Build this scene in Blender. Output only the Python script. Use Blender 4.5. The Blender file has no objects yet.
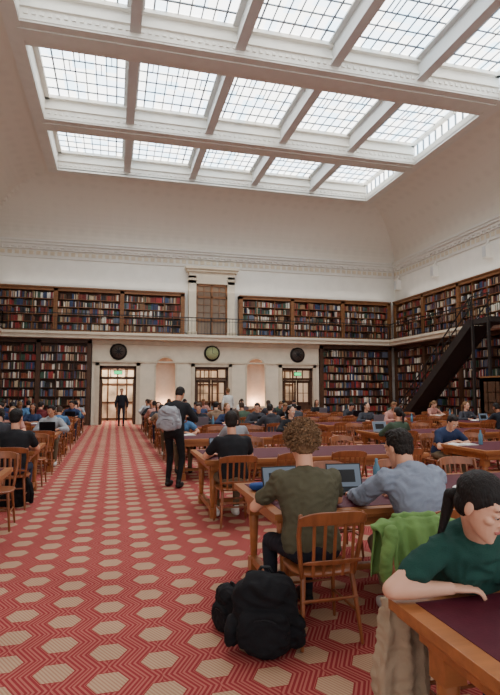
import bpy, math, random
from mathutils import Vector, Matrix, noise
random.seed(7)
V=Vector
C=bpy.context.scene.collection
# ---------------------------------------------------------------- materials
def newmat(name):
    m=bpy.data.materials.new(name); m.use_nodes=True
    nt=m.node_tree; b=nt.nodes['Principled BSDF']
    return m,nt,b
def s2l(c):
    return tuple(((x/255)/12.92 if x/255<=0.04045 else ((x/255+0.055)/1.055)**2.4) for x in c)+(1,)
def mat(name,rgb,rough=0.6,var=0.12,scale=8,bump=0.0,bscale=60,metal=0,stretch=(1,1,1),spec=0.3):
    m,nt,b=newmat(name); c=s2l(rgb)
    tc=nt.nodes.new('ShaderNodeTexCoord'); mp=nt.nodes.new('ShaderNodeMapping')
    mp.inputs['Scale'].default_value=stretch
    nt.links.new(tc.outputs['Object'],mp.inputs[0])
    n=nt.nodes.new('ShaderNodeTexNoise'); n.inputs['Scale'].default_value=scale; n.inputs['Detail'].default_value=4
    nt.links.new(mp.outputs[0],n.inputs['Vector'])
    r=nt.nodes.new('ShaderNodeValToRGB')
    r.color_ramp.elements[0].position=.3; r.color_ramp.elements[1].position=.7
    r.color_ramp.elements[0].color=tuple(x*(1-var) for x in c[:3])+(1,)
    r.color_ramp.elements[1].color=tuple(min(1,x*(1+var)) for x in c[:3])+(1,)
    nt.links.new(n.outputs[0],r.inputs[0]); nt.links.new(r.outputs[0],b.inputs['Base Color'])
    b.inputs['Roughness'].default_value=rough; b.inputs['Metallic'].default_value=metal
    b.inputs['Specular IOR Level'].default_value=spec
    if bump>0:
        n2=nt.nodes.new('ShaderNodeTexNoise'); n2.inputs['Scale'].default_value=bscale
        nt.links.new(mp.outputs[0],n2.inputs['Vector'])
        bp=nt.nodes.new('ShaderNodeBump'); bp.inputs['Strength'].default_value=bump; bp.inputs['Distance'].default_value=.01
        nt.links.new(n2.outputs[0],bp.inputs['Height']); nt.links.new(bp.outputs[0],b.inputs['Normal'])
    return m
def emit(name,rgb,st):
    m,nt,b=newmat(name)
    b.inputs['Base Color'].default_value=s2l(rgb); b.inputs['Emission Color'].default_value=s2l(rgb)
    b.inputs['Emission Strength'].default_value=st
    return m
class NT:
    def __init__(s,nt): s.nt=nt
    def m(s,op,a,b=None,c=None):
        n=s.nt.nodes.new('ShaderNodeMath'); n.operation=op
        for i,x in enumerate((a,b,c)):
            if x is None: continue
            if isinstance(x,(int,float)): n.inputs[i].default_value=x
            else: s.nt.links.new(x,n.inputs[i])
        return n.outputs[0]
    def mix(s,f,a,b):
        n=s.nt.nodes.new('ShaderNodeMix'); n.data_type='RGBA'
        s.nt.links.new(f,n.inputs[0]) if not isinstance(f,(int,float)) else setattr(n.inputs[0],'default_value',f)
        for i,x in ((6,a),(7,b)):
            if isinstance(x,tuple): n.inputs[i].default_value=x
            else: s.nt.links.new(x,n.inputs[i])
        return n.outputs[2]
def carpet_mat():
    m,nt,b=newmat('carpet'); k=NT(nt)
    g=nt.nodes.new('ShaderNodeNewGeometry'); sp=nt.nodes.new('ShaderNodeSeparateXYZ'); nt.links.new(g.outputs['Position'],sp.inputs[0])
    S=0.35
    y=k.m('DIVIDE',sp.outputs[0],S); x=k.m('DIVIDE',sp.outputs[1],S)
    def fm(a,b): return k.m('FLOORED_MODULO',a,b)
    ax=k.m('SUBTRACT',fm(x,1.0),.5); ay=k.m('SUBTRACT',fm(y,1.732),.866)
    bx=k.m('SUBTRACT',fm(k.m('SUBTRACT',x,.5),1.0),.5); by=k.m('SUBTRACT',fm(k.m('SUBTRACT',y,.866),1.732),.866)
    da=k.m('ADD',k.m('MULTIPLY',ax,ax),k.m('MULTIPLY',ay,ay)); db=k.m('ADD',k.m('MULTIPLY',bx,bx),k.m('MULTIPLY',by,by))
    sel=k.m('LESS_THAN',da,db); ns=k.m('SUBTRACT',1.0,sel)
    gx=k.m('ADD',k.m('MULTIPLY',ax,sel),k.m('MULTIPLY',bx,ns)); gy=k.m('ADD',k.m('MULTIPLY',ay,sel),k.m('MULTIPLY',by,ns))
    agx=k.m('ABSOLUTE',gx); agy=k.m('ABSOLUTE',gy)
    hx=k.m('MAXIMUM',agx,k.m('ADD',k.m('MULTIPLY',agx,.5),k.m('MULTIPLY',agy,.866)))
    inner=k.m('LESS_THAN',hx,.285)
    s1=k.m('FRACT',k.m('MULTIPLY',k.m('ADD',gy,k.m('MULTIPLY',gx,.577)),11.0))
    s2=k.m('FRACT',k.m('MULTIPLY',k.m('SUBTRACT',gy,k.m('MULTIPLY',gx,.577)),11.0))
    pick=k.m('GREATER_THAN',k.m('MULTIPLY',gx,gy),0.0)
    st=k.m('ADD',k.m('MULTIPLY',s1,pick),k.m('MULTIPLY',s2,k.m('SUBTRACT',1.0,pick)))
    ring=k.m('LESS_THAN',st,.46)
    wv=k.m('LESS_THAN',k.m('FRACT',k.m('MULTIPLY',k.m('ADD',gy,k.m('MULTIPLY',gx,.577)),15.0)),.48)
    red=s2l((152,54,58)); pink=s2l((184,106,96)); cream=s2l((196,164,134)); tan=s2l((180,134,110))
    out=k.mix(ring,red,pink); inn=k.mix(wv,cream,tan)
    edge=k.m('LESS_THAN',hx,.305)
    col=k.mix(inner,k.mix(edge,out,red),inn)
    n=nt.nodes.new('ShaderNodeTexNoise'); n.inputs['Scale'].default_value=1.2; n.inputs['Detail'].default_value=6
    nt.links.new(g.outputs['Position'],n.inputs['Vector'])
    hsv=nt.nodes.new('ShaderNodeHueSaturation'); nt.links.new(col,hsv.inputs['Color'])
    nt.links.new(k.m('ADD',k.m('MULTIPLY',n.outputs[0],.4),.7),hsv.inputs['Value'])
    nt.links.new(hsv.outputs[0],b.inputs['Base Color'])
    b.inputs['Roughness'].default_value=.95; b.inputs['Specular IOR Level'].default_value=.1
    n2=nt.nodes.new('ShaderNodeTexNoise'); n2.inputs['Scale'].default_value=250
    nt.links.new(g.outputs['Position'],n2.inputs['Vector'])
    bp=nt.nodes.new('ShaderNodeBump'); bp.inputs['Strength'].default_value=.3; bp.inputs['Distance'].default_value=.005
    nt.links.new(n2.outputs[0],bp.inputs['Height']); nt.links.new(bp.outputs[0],b.inputs['Normal'])
    return m
def plaster_deco(name,rgb):
    m,nt,b=newmat(name); k=NT(nt)
    g=nt.nodes.new('ShaderNodeNewGeometry')
    v=nt.nodes.new('ShaderNodeTexVoronoi'); v.inputs['Scale'].default_value=1.7; v.inputs['Randomness'].default_value=.15
    nt.links.new(g.outputs['Position'],v.inputs['Vector'])
    r=nt.nodes.new('ShaderNodeValToRGB'); e=r.color_ramp.elements
    c=s2l(rgb); d=tuple(x*.955 for x in c[:3])+(1,)
    e[0].position=.0; e[0].color=d; e[1].position=.4; e[1].color=c
    q=e.new(.2); q.color=d
    nt.links.new(v.outputs['Distance'],r.inputs[0]); nt.links.new(r.outputs[0],b.inputs['Base Color'])
    bp=nt.nodes.new('ShaderNodeBump'); bp.inputs['Strength'].default_value=.28; bp.inputs['Distance'].default_value=.06
    nt.links.new(v.outputs['Distance'],bp.inputs['Height']); nt.links.new(bp.outputs[0],b.inputs['Normal'])
    b.inputs['Roughness'].default_value=.8
    return m
GL=5.0
def glass_mat():
    m,nt,b=newmat('skylight_glass'); k=NT(nt)
    g=nt.nodes.new('ShaderNodeNewGeometry')
    mp=nt.nodes.new('ShaderNodeMapping'); mp.inputs['Scale'].default_value=(2.9,2.2,1)
    nt.links.new(g.outputs['Position'],mp.inputs[0])
    w=nt.nodes.new('ShaderNodeTexVoronoi'); w.inputs['Scale'].default_value=1.0; w.inputs['Randomness'].default_value=0.1
    nt.links.new(mp.outputs[0],w.inputs['Vector'])
    r=nt.nodes.new('ShaderNodeValToRGB'); e=r.color_ramp.elements; r.color_ramp.interpolation='CONSTANT'
    e[0].position=0; e[0].color=(.78,.9,1,1); e[1].position=.3; e[1].color=(1,1,1,1)
    q=e.new(.6); q.color=(.66,.86,1,1); q=e.new(.7); q.color=(1,1,.95,1)
    sp=nt.nodes.new('ShaderNodeSeparateColor'); nt.links.new(w.outputs['Color'],sp.inputs[0])
    nt.links.new(sp.outputs[0],r.inputs[0])
    nt.links.new(r.outputs[0],b.inputs['Emission Color']); b.inputs['Emission Strength'].default_value=GL
    b.inputs['Base Color'].default_value=(.6,.6,.6,1)
    return m
M={}
M['carpet']=carpet_mat()
M['cove']=plaster_deco('ceiling_plaster',(219,210,197))
M['plaster']=mat('white_plaster',(230,226,216),.85,.04,2,.1,30)
M['beam']=mat('beam_plaster',(216,211,202),.8,.04,3)
M['rib']=mat('rib_paint',(208,208,205),.6,.04,3)
M['stone']=mat('sandstone',(224,211,188),.75,.07,2.5,.15,20)
M['stone2']=mat('sandstone_trim',(208,193,168),.75,.08,4,.15,20)
M['glass']=glass_mat()
M['lead']=mat('lead_came',(122,132,142),.5,.05)
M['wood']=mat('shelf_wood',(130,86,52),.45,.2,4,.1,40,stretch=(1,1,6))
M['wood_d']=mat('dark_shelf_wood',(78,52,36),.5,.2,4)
M['chair']=mat('chair_wood',(138,80,48),.34,.22,7,.05,60,stretch=(3,3,.6),spec=.45)
M['table']=mat('table_wood',(164,104,62),.34,.18,6,.05,50,stretch=(.5,3,3),spec=.4)
M['leather']=mat('table_leather',(82,28,42),.6,.12,14,.1,120,spec=.2)
M['iron']=mat('wrought_iron',(32,30,30),.5,.1)
M['stair']=mat('stair_metal',(44,38,36),.5,.1)
M['black']=mat('black_fabric',(20,20,24),.85,.2,20,.3,90)
M['dark']=mat('dark_plastic',(22,22,25),.35,.05)
M['silver']=mat('silver_metal',(150,152,156),.3,.03,metal=.6)
M['screen']=emit('laptop_screen',(92,104,118),.3)
M['paper']=mat('paper',(235,232,225),.8,.02)
M['green_sign']=emit('exit_sign_green',(40,210,120),1.6)
M['clockface']=mat('clock_face',(170,180,130),.5,.05)
M['niche']=mat('niche_stone',(226,196,170),.7,.04)
M['lobby']=mat('lobby_plaster',(214,202,184),.8,.05)
bookcols=[(120,48,44),(76,46,38),(56,68,100),(60,82,66),(146,112,82),(190,168,136),(50,48,52),(224,216,200),(136,76,52),(100,106,122),(150,54,52),(100,70,52)]
BM=[mat('book_cover_%d'%i,c,.6,.25,3) for i,c in enumerate(bookcols)]
# ---------------------------------------------------------------- mesh builder
def basis(d,up=None):
    d=d.normalized(); up=up or (V((0,0,1)) if abs(d.z)<.95 else V((0,1,0)))
    x=up.cross(d)
    if x.length<1e-5: x=V((1,0,0))
    x.normalize(); y=d.cross(x); return x,y,d
class MB:
    def __init__(s): s.v=[];s.f=[];s.m=[];s.sm=[];s.M=None
    def add(s,vs,fs,m=0,sm=False):
        o=len(s.v)
        if s.M is not None: vs=[s.M@V(p) for p in vs]
        s.v.extend([tuple(p) for p in vs])
        for f in fs: s.f.append(tuple(i+o for i in f)); s.m.append(m); s.sm.append(sm)
    def box(s,x0,x1,y0,y1,z0,z1,m=0):
        if x0>x1:x0,x1=x1,x0
        if y0>y1:y0,y1=y1,y0
        vs=[(x0,y0,z0),(x1,y0,z0),(x1,y1,z0),(x0,y1,z0),(x0,y0,z1),(x1,y0,z1),(x1,y1,z1),(x0,y1,z1)]
        s.add(vs,[(0,3,2,1),(4,5,6,7),(0,1,5,4),(1,2,6,5),(2,3,7,6),(3,0,4,7)],m)
    def bar(s,p,q,w,h,m=0,up=None):
        p=V(p);q=V(q);x,y,d=basis(q-p,up)
        vs=[c+x*a*w/2+y*b*h/2 for c in(p,q) for a,b in((-1,-1),(1,-1),(1,1),(-1,1))]
        s.add(vs,[(0,3,2,1),(4,5,6,7),(0,1,5,4),(1,2,6,5),(2,3,7,6),(3,0,4,7)],m)
    def loft(s,rings,m=0,sm=True):
        n=len(rings[0]); vs=[p for r in rings for p in r]; fs=[]
        for i in range(len(rings)-1):
            for j in range(n):
                k=(j+1)%n; fs.append((i*n+j,i*n+k,(i+1)*n+k,(i+1)*n+j))
        fs.append(tuple(range(n-1,-1,-1))); fs.append(tuple((len(rings)-1)*n+j for j in range(n)))
        s.add(vs,fs,m,sm)
    def limb(s,p,q,r1,r2,m=0,seg=12,flat=1.0,up=None):
        p=V(p);q=V(q)
        if (q-p).length<1e-4: q=p+V((0,0,.001))
        x,y,d=basis(q-p,up); R=[]
        for a in(-85,-60,-30,0):
            a=math.radians(a);R.append((p+d*r1*math.sin(a),r1*math.cos(a)))
        for a in(0,30,60,85):
            a=math.radians(a);R.append((q+d*r2*math.sin(a),r2*math.cos(a)))
        s.loft([[c+x*r*math.cos(2*math.pi*j/seg)+y*r*flat*math.sin(2*math.pi*j/seg) for j in range(seg)] for c,r in R],m)
    def cyl(s,p,q,r1,r2=None,m=0,seg=12,sm=True):
        r2=r1 if r2 is None else r2; p=V(p);q=V(q);x,y,d=basis(q-p)
        s.loft([[c+x*r*math.cos(2*math.pi*j/seg)+y*r*math.sin(2*math.pi*j/seg) for j in range(seg)] for c,r in((p,r1),(q,r2))],m,sm)
    def sell(s,c,r,e=1.0,m=0,R=None,nu=16,nv=10):
        c=V(c); f=lambda t:math.copysign(abs(t)**e,t); rings=[]
        for i in range(nv+1):
            a=-math.pi/2+.06+(math.pi-.12)*i/nv; ring=[]
            for j in range(nu):
                b=2*math.pi*j/nu
                p=V((r[0]*f(math.cos(a))*f(math.cos(b)),r[1]*f(math.cos(a))*f(math.sin(b)),r[2]*f(math.sin(a))))
                if R is not None:p=R@p
                ring.append(c+p)
            rings.append(ring)
        s.loft(rings,m)
    def mesh(s,name,mats):
        me=bpy.data.meshes.new(name); me.from_pydata(s.v,[],s.f)
        for mt in mats: me.materials.append(mt)
        me.polygons.foreach_set('material_index',s.m); me.polygons.foreach_set('use_smooth',s.sm); me.update()
        return me
    def obj(s,name,mats,loc=(0,0,0),rz=0):
        o=bpy.data.objects.new(name,s.mesh(name,mats)); C.objects.link(o); o.location=loc; o.rotation_euler=(0,0,rz); return o
def place(me,name,loc,rz=0):
    o=bpy.data.objects.new(name,me); C.objects.link(o); o.location=loc; o.rotation_euler=(0,0,rz); return o
def evalmesh(o):
    dg=bpy.context.evaluated_depsgraph_get(); me=bpy.data.meshes.new_from_object(o.evaluated_get(dg)); return me
def bevelled(mb,name,mats,w=.006,seg=2):
    o=mb.obj(name,mats); b=o.modifiers.new('b','BEVEL'); b.width=w; b.segments=seg; b.limit_method='ANGLE'; b.angle_limit=math.radians(50)
    bpy.context.view_layer.update(); me=evalmesh(o); bpy.data.objects.remove(o); return me
def remesh(dst,src,vox,smooth,m,wr=0,ws=10):
    o=src.obj('tmp',[]); r=o.modifiers.new('r','REMESH'); r.mode='VOXEL'; r.voxel_size=vox
    if smooth: q=o.modifiers.new('s','SMOOTH'); q.factor=.5; q.iterations=smooth
    bpy.context.view_layer.update(); me=evalmesh(o); bpy.data.objects.remove(o)
    if wr:
        co=[]
        for v in me.vertices:
            p=v.co; n1=noise.noise(V((p.x*ws,p.y*ws,p.z*ws*.55)))
            n2=1-2*abs(noise.noise(V((p.x*ws*1.1+n1*.8,p.y*ws*1.1,p.z*ws*1.9+n1))))
            co.append(p+v.normal*wr*(n1*.8+.55*n2-.2))
    else: co=[v.co.copy() for v in me.vertices]
    dst.add(co,[tuple(p.vertices) for p in me.polygons],m,True)
    bpy.data.meshes.remove(me)
# ---------------------------------------------------------------- room shell
XL,XR,YB,YF=-5.9,15.5,26.5,-5.0
CX=4.8
b=MB(); b.box(XL-.3,XR+.3,YF,YB+4,-.15,0); b.obj('floor',[M['carpet']])
SX0,SX1=CX-7.4,CX+7.4
rowsY=[(5.1,9.0),(10.0,13.9),(14.95,19.0),(19.9,23.4)]  # nearest row is out of view, added to give the room more light
ZC0,ZC1=8.9,11.35
def zc(x,y):
    R=3.0; d=min(x-XL,XR-x,YB-y)
    t=max(0,min(1,d/R)); return ZC0+(ZC1-ZC0)*math.sqrt(max(0,1-(1-t)**2))
xs=set([XL+3*(1-math.cos(math.pi/2*i/20)) for i in range(21)]+[XR-3*(1-math.cos(math.pi/2*i/20)) for i in range(21)]+[SX0,SX1])
x=XL+3
while x<XR-3: xs.add(x); x+=.8
ys=set([YB-3*(1-math.cos(math.pi/2*i/20)) for i in range(21)]+[v for r in rowsY for v in r])
y=YF
while y<YB-3: ys.add(y); y+=.8
xs=sorted(xs); ys=sorted(ys); b=MB()
vs=[(x,y,zc(x,y)) for y in ys for x in xs]; fs=[]; n=len(xs)
for j in range(len(ys)-1):
    for i in range(n-1):
        mx=(xs[i]+xs[i+1])/2; my=(ys[j]+ys[j+1])/2
        if SX0<mx<SX1 and any(a<my<c for a,c in rowsY): continue
        fs.append((j*n+i,(j+1)*n+i,(j+1)*n+i+1,j*n+i+1))
b.add(vs,fs,0,False); b.obj('ceiling',[M['cove']])
# skylight structure
ZG=12.15; b=MB()
for k,(y0,y1) in enumerate(rowsY):
    b.box(SX0,SX1,y1,y1+.08,ZC1-.02,ZG+.1,0); b.box(SX0,SX1,y0-.08,y0,ZC1-.02,ZG+.1,0)
    b.box(SX0-.08,SX0,y0,y1,ZC1-.02,ZG+.1,0)
    b.box(SX1,SX1+.08,y0,y1,ZC1-.02,11.6,0); b.box(SX1,SX1+.08,y0,y1,12.05,ZG+.1,0)
    b.box(SX0,SX1,y1-.07,y1,ZC1+.3,ZC1+.38,0); b.box(SX0,SX1,y1-.14,y1,ZG-.14,ZG-.02,0)
    b.box(SX0,SX0+.16,y0,y1,ZG-.14,ZG-.02,0); b.box(SX1-.16,SX1,y0,y1,ZG-.14,ZG-.02,0)
    q=SX0+.1
    while q<SX1: b.box(q,q+.1,y1-.03,y1,ZC1+.12,ZC1+.22,0); q+=.2
    if k<3:
        yn=rowsY[k+1][0]
        b.box(SX0-.1,SX1+.1,y1+.02,yn-.02,ZC1-.08,ZC1+.02,1); b.box(SX0-.1,SX1+.1,y1+.28,yn-.28,ZC1-.12,ZC1-.07,1)
b.box(SX0-.4,SX1+.4,23.4,23.7,ZC1-.1,ZC1+.02,1)
for a,c in((SX0-.4,SX0),(SX1,SX1+.4)):
    b.box(a,c,4,23.4,ZC1-.1,ZC1+.02,1)
b.obj('trim_1',[M['plaster'],M['beam']])
nc=5; cw=(SX1-SX0)/nc; rb=MB(); ld=MB(); wi=1
for (y0,y1) in rowsY:
    for i in range(1,nc):
        xx=SX0+cw*i; rb.box(xx-.08,xx+.08,y0,y1,ZC1+.16,ZG,0); rb.box(xx-.15,xx+.15,y0,y1,ZC1+.1,ZC1+.18,0); rb.box(xx-.24,xx+.24,y0,y1,ZG-.08,ZG-.01,0)
    for i in range(nc):
        a=SX0+cw*i+.16; c=SX0+cw*(i+1)-.16
        g=MB(); g.add([(a,y0,ZG),(c,y0,ZG),(c,y1,ZG),(a,y1,ZG)],[(0,3,2,1)])
        g.obj('window_%d'%wi,[M['glass']]); wi+=1
        nx,ny=8,7; t=.03
        for j in range(1,nx):
            X=a+(c-a)*j/nx; w=.05 if j in(1,nx-1) else .035; ld.box(X-w/2,X+w/2,y0,y1,ZG-t,ZG-.003)
        for j in range(1,ny):
            Y=y0+(y1-y0)*j/ny; w=.055 if j in(1,ny-1) else .04; ld.box(a,c,Y-w/2,Y+w/2,ZG-t-.002,ZG-.003)
        for j in range(nx-2):
            X=a+(c-a)*(j+1.5)/nx
            jj=(j*2+i)%3+1
            Y=y0+(y1-y0)*jj/ny; ld.box(X-.014,X+.014,Y,Y+(y1-y0)/ny,ZG-t,ZG-.003)
    g=MB(); g.add([(SX1+.04,y0,11.6),(SX1+.04,y1,11.6),(SX1+.04,y1,12.05),(SX1+.04,y0,12.05)],[(0,1,2,3)])
    g.obj('window_%d'%wi,[M['glass']]); wi+=1
    q=y0
    while q<=y1: ld.box(SX1-.02,SX1+.03,q-.03,q+.03,11.6,12.05); q+=.42
rb.obj('skylight_rib_frame',[M['rib']]); ld.obj('skylight_leading',[M['lead']])
# side walls
b=MB(); b.box(XR,XR+.3,YF,YB+.3,0,ZC0+.05); b.obj('wall_right',[M['plaster']])
b=MB(); b.box(XL-.3,XL,YF,YB+.3,0,ZC0+.05); b.obj('wall_left',[M['plaster']])
def wallwith(mb,x0,x1,z0,z1,yf,depth,ops,m=0):
    ops=sorted(ops); cur=x0; yb=yf+depth
    for cx,w,zb,zt,arch in ops:
        l=cx-w/2; r=cx+w/2
        mb.box(cur,l,yf,yb,z0,z1,m)
        if zb>z0: mb.box(l,r,yf,yb,z0,zb,m)
        if not arch: mb.box(l,r,yf,yb,zt,z1,m)
        else:
            N=14; zs=zt-w/2
            pts=[(cx-w/2*math.cos(math.pi*i/N),zs+w/2*math.sin(math.pi*i/N)) for i in range(N+1)]
            for i in range(N):
                (ax,az),(bx,bz)=pts[i],pts[i+1]
                vs=[(ax,yf,az),(bx,yf,bz),(bx,yf,z1),(ax,yf,z1),(ax,yb,az),(bx,yb,bz),(bx,yb,z1),(ax,yb,z1)]
                mb.add(vs,[(0,1,2,3),(5,4,7,6),(0,4,5,1),(3,2,6,7)],m)
        cur=r
    mb.box(cur,x1,yf,yb,z0,z1,m)
SXa,SXb=CX-5.85,CX+5.85
doors=[CX-4.63,CX,CX+4.63]; niches=[CX-2.33,CX+2.33]
b=MB()
wallwith(b,XL-.3,XR+.3,0,ZC0+.05,YB,.3,[(d,1.75,0,2.85,False) for d in doors]+[(n_,1.0,.8,3.35,False) for n_ in niches])
b.obj('wall_back',[M['plaster']])
b=MB()
wallwith(b,SXa,SXb,0,4.12,YB-.32,.32,[(d,1.75,0,2.85,False) for d in doors]+[(n_,.95,.85,3.3,True) for n_ in niches])
b.box(SXa-.02,SXb+.02,YB-.4,YB-.32,3.9,4.12,1); b.box(SXa,SXb,YB-.36,YB-.32,3.02,3.1,1)
for d in doors:
    b.box(d-1.05,d-.87,YB-.38,YB-.32,0,3.02,1); b.box(d+.87,d+1.05,YB-.38,YB-.32,0,3.02,1); b.box(d-1.05,d+1.05,YB-.38,YB-.32,2.85,3.02,1); b.box(d-1.15,d+1.15,YB-.44,YB-.32,3.02,3.1,1)
for n_ in niches:
    b.box(n_-.6,n_+.6,YB-.4,YB-.32,.75,.85,1)
    for s in(-1,1): b.box(n_+s*.475,n_+s*.56,YB-.345,YB-.32,.85,2.85,1)
    for i in range(14):
        a=math.pi*i/14; a2=math.pi*(i+1)/14
        vs=[(n_-r*math.cos(t),yy,2.825+r*math.sin(t)) for yy in(YB-.345,YB-.32) for t,r in((a,.475),(a2,.475),(a2,.56),(a,.56))]
        b.add(vs,[(0,1,2,3),(0,4,5,1),(3,2,6,7)],1)
b.obj('trim_2',[M['stone'],M['stone2']])
for n_ in niches:
    b=MB(); N=14; r=.48; y0=YB-.32; zs=3.3-.475
    prof=[.8,1.2,1.6,2.0,2.4,zs]; rows=[]
    for z in prof: rows.append([(n_-r*math.cos(math.pi*i/N),y0+.75*r*1.2*math.sin(math.pi*i/N),z) for i in range(N+1)])
    for k in range(1,7):
        a=math.pi/2*k/6; rows.append([(n_-r*math.cos(a)*math.cos(math.pi*i/N),y0+.9*r*math.cos(a)*math.sin(math.pi*i/N),zs+r*math.sin(a)) for i in range(N+1)])
    vs=[p for q in rows for p in q]; fs=[(k*(N+1)+i,k*(N+1)+i+1,(k+1)*(N+1)+i+1,(k+1)*(N+1)+i) for k in range(len(rows)-1) for i in range(N)]
    b.add(vs,fs,0,True); b.obj('wall_niche',[M['niche']])
    l=bpy.data.lights.new('niche_light','POINT'); l.energy=20 if n_>CX else 9; l.color=(1,.7,.48); l.shadow_soft_size=.08
    o=bpy.data.objects.new('niche_light',l); o.location=(n_,YB-.12,1.05); C.objects.link(o)
# lobby behind the doors
b=MB(); b.box(XL,XR,YB+3.4,YB+3.6,0,4,0); b.box(XL,XR,YB+.3,YB+3.6,3.6,3.75,0)
for q in doors:
    b.box(q-1.1,q+1.1,YB+3.34,YB+3.4,0,2.9,2)
    for i in range(5): b.bar((q-1+.5*i,YB+3.33,.0),(q-1+.5*i,YB+3.33,2.9),.08,.06,1)
    for z in(.1,1.0,2.0,2.85): b.bar((q-1,YB+3.33,z),(q+1,YB+3.33,z),.06,.1,1)
b.obj('wall_lobby',[M['lobby'],M['wood_d'],mat('lobby_glass',(190,172,148),.3,.6,1.6,spec=.6)])
for q,e in zip(doors,(230,80,90)):
    l=bpy.data.lights.new('lobby_light','AREA'); l.energy=e; l.size=1.0; l.color=(1,.87,.7)
    o=bpy.data.objects.new('lobby_light',l); o.location=(q,YB+2.0,3.55); C.objects.link(o)
for di,d in enumerate(doors):
    b=MB(); y=YB-.2
    for s in(-1,1): b.box(d+s*.875,d+s*.76,y,y+.18,0,2.85,0)
    b.box(d-.875,d+.875,y,y+.18,2.72,2.85,0); b.box(d-.875,d+.875,y,y+.16,2.2,2.32,0)
    for k in(-.35,0,.35): b.box(d+k-.02,d+k+.02,y+.04,y+.1,2.32,2.72,0)
    for s in(-1,1):
        x0=d+s*.76; 
        if di==0:
            for z in(.05,.9,2.05): b.box(x0-.02,x0+.03,y+.18,y+.8,z,z+.13,0)
            for yy in(.18,.75): b.box(x0-.02,x0+.03,y+yy,y+yy+.08,.03,2.18,0)
            b.box(x0,x0+.01,y+.2,y+.8,.05,.9,0)
        else:
            x1=d+s*.02
            for z in(.03,.9,2.05): b.box(x0,x1,y+.06,y+.12,z,z+.14,0)
            b.box(x0,x1,y+.07,y+.1,.1,.95,0)
            for q in(x0-s*.05,x1+s*.05,(x0+x1)/2): b.box(q-.04 if q!=(x0+x1)/2 else q-.012,q+.04 if q!=(x0+x1)/2 else q+.012,y+.06,y+.12,.03,2.18,0)
            b.box(x0,x1,y+.07,y+.11,1.5,1.53,0)
    b.obj('door_%d'%(di+1),[M['wood_d']])
    if di!=1:
        b=MB(); b.box(d-.2,d+.2,YB-.36,YB-.3,2.43,2.62,0); b.box(d-.18,d+.18,YB-.365,YB-.355,2.45,2.6,1); b.obj('exit_sign',[M['dark'],M['green_sign']])
    b=MB(); zc_=3.55; yy=YB-.34
    b.cyl((d,yy,zc_),(d,yy-.09,zc_),.42,.38,0,32); b.cyl((d,yy-.085,zc_),(d,yy-.1,zc_),.32,.32,1,32)
    if di==1:
        b.bar((d,yy-.11,zc_),(d+.02,yy-.11,zc_+.24),.02,.01,0); b.bar((d,yy-.11,zc_),(d+.15,yy-.11,zc_-.06),.03,.01,0)
        for k in range(12):
            a=k*math.pi/6; b.bar((d+.26*math.cos(a),yy-.105,zc_+.26*math.sin(a)),(d+.3*math.cos(a),yy-.105,zc_+.3*math.sin(a)),.02,.01,0)
        b.obj('wall_clock',[M['iron'],M['clockface']])
    else:
        for k in range(8):
            a=k*math.pi/4; b.limb((d,yy-.1,zc_),(d+.22*math.cos(a),yy-.11,zc_+.22*math.sin(a)),.03,.015,0,6)
        b.obj('wall_medallion',[M['iron'],mat('bronze',(80,72,66),.4,.1)])
# balcony slab + railing
b=MB()
for z0,z1,e in((4.12,4.3,.85),(4.3,4.42,.95)):
    b.box(XL,XR,YB-e,YB,z0,z1,0); b.box(XR-e,XR,0,YB-e,z0,z1,0); b.box(XL,XL+e,0,YB-e,z0,z1,0)
b.obj('balcony_floor',[M['stone']])
b=MB()
def rail(p,q,z0=4.42,h=.85):
    p=V(p);q=V(q);L=(q-p).length;n=int(L/.16)
    b.bar(p+V((0,0,z0+h)),q+V((0,0,z0+h)),.05,.04); b.bar(p+V((0,0,z0+.08)),q+V((0,0,z0+.08)),.02,.02); b.bar(p+V((0,0,z0+h-.16)),q+V((0,0,z0+h-.16)),.02,.02)
    for i in range(n+1):
        c=p.lerp(q,i/n); w=.045 if i%12==0 else .012
        b.bar(c+V((0,0,z0)),c+V((0,0,z0+h)),w,w)
rail((XL+.9,YB-.9,0),(XR-.9,YB-.9,0)); rail((XR-.9,YB-.9,0),(XR-.9,18.4,0)); rail((XR-.9,16.4,0),(XR-.9,6,0)); rail((XL+.9,YB-.9,0),(XL+.9,6,0))
b.obj('balcony_railing',[M['iron']])
# aedicule on gallery
b=MB(); y=YB
for s in(-1,1): b.box(CX+s*1.2,CX+s*.82,y-.3,y,4.42,7.55,0); b.box(CX+s*1.26,CX+s*.78,y-.34,y,4.42,4.65,1); b.box(CX+s*1.24,CX+s*.8,y-.34,y,7.3,7.42,1)
b.box(CX-1.2,CX+1.2,y-.3,y,7.15,7.75,0); b.box(CX-1.32,CX+1.32,y-.42,y,7.75,7.88,1); b.box(CX-1.4,CX+1.4,y-.5,y,7.88,8.0,0)
b.obj('trim_3',[M['stone'],M['stone2']])
b=MB()
b.box(CX-.82,CX+.82,y-.16,y-.1,4.42,7.15,1)
for q in(-.78,0,.78): b.box(CX+q-.05,CX+q+.05,y-.22,y-.12,4.42,7.15,0)
for z in(4.42,5.2,6.4,7.03): b.box(CX-.82,CX+.82,y-.22,y-.12,z,z+.12,0)
for q in(-.4,.4): b.box(CX+q-.015,CX+q+.015,y-.2,y-.12,5.3,7.1,0)
for z in(5.65,6.05,6.75): b.box(CX-.8,CX+.8,y-.2,y-.12,z,z+.025,0)
b.obj('door_4',[M['wood'],mat('door_glass',(112,88,64),.2,.3,2,spec=.6)])
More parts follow.
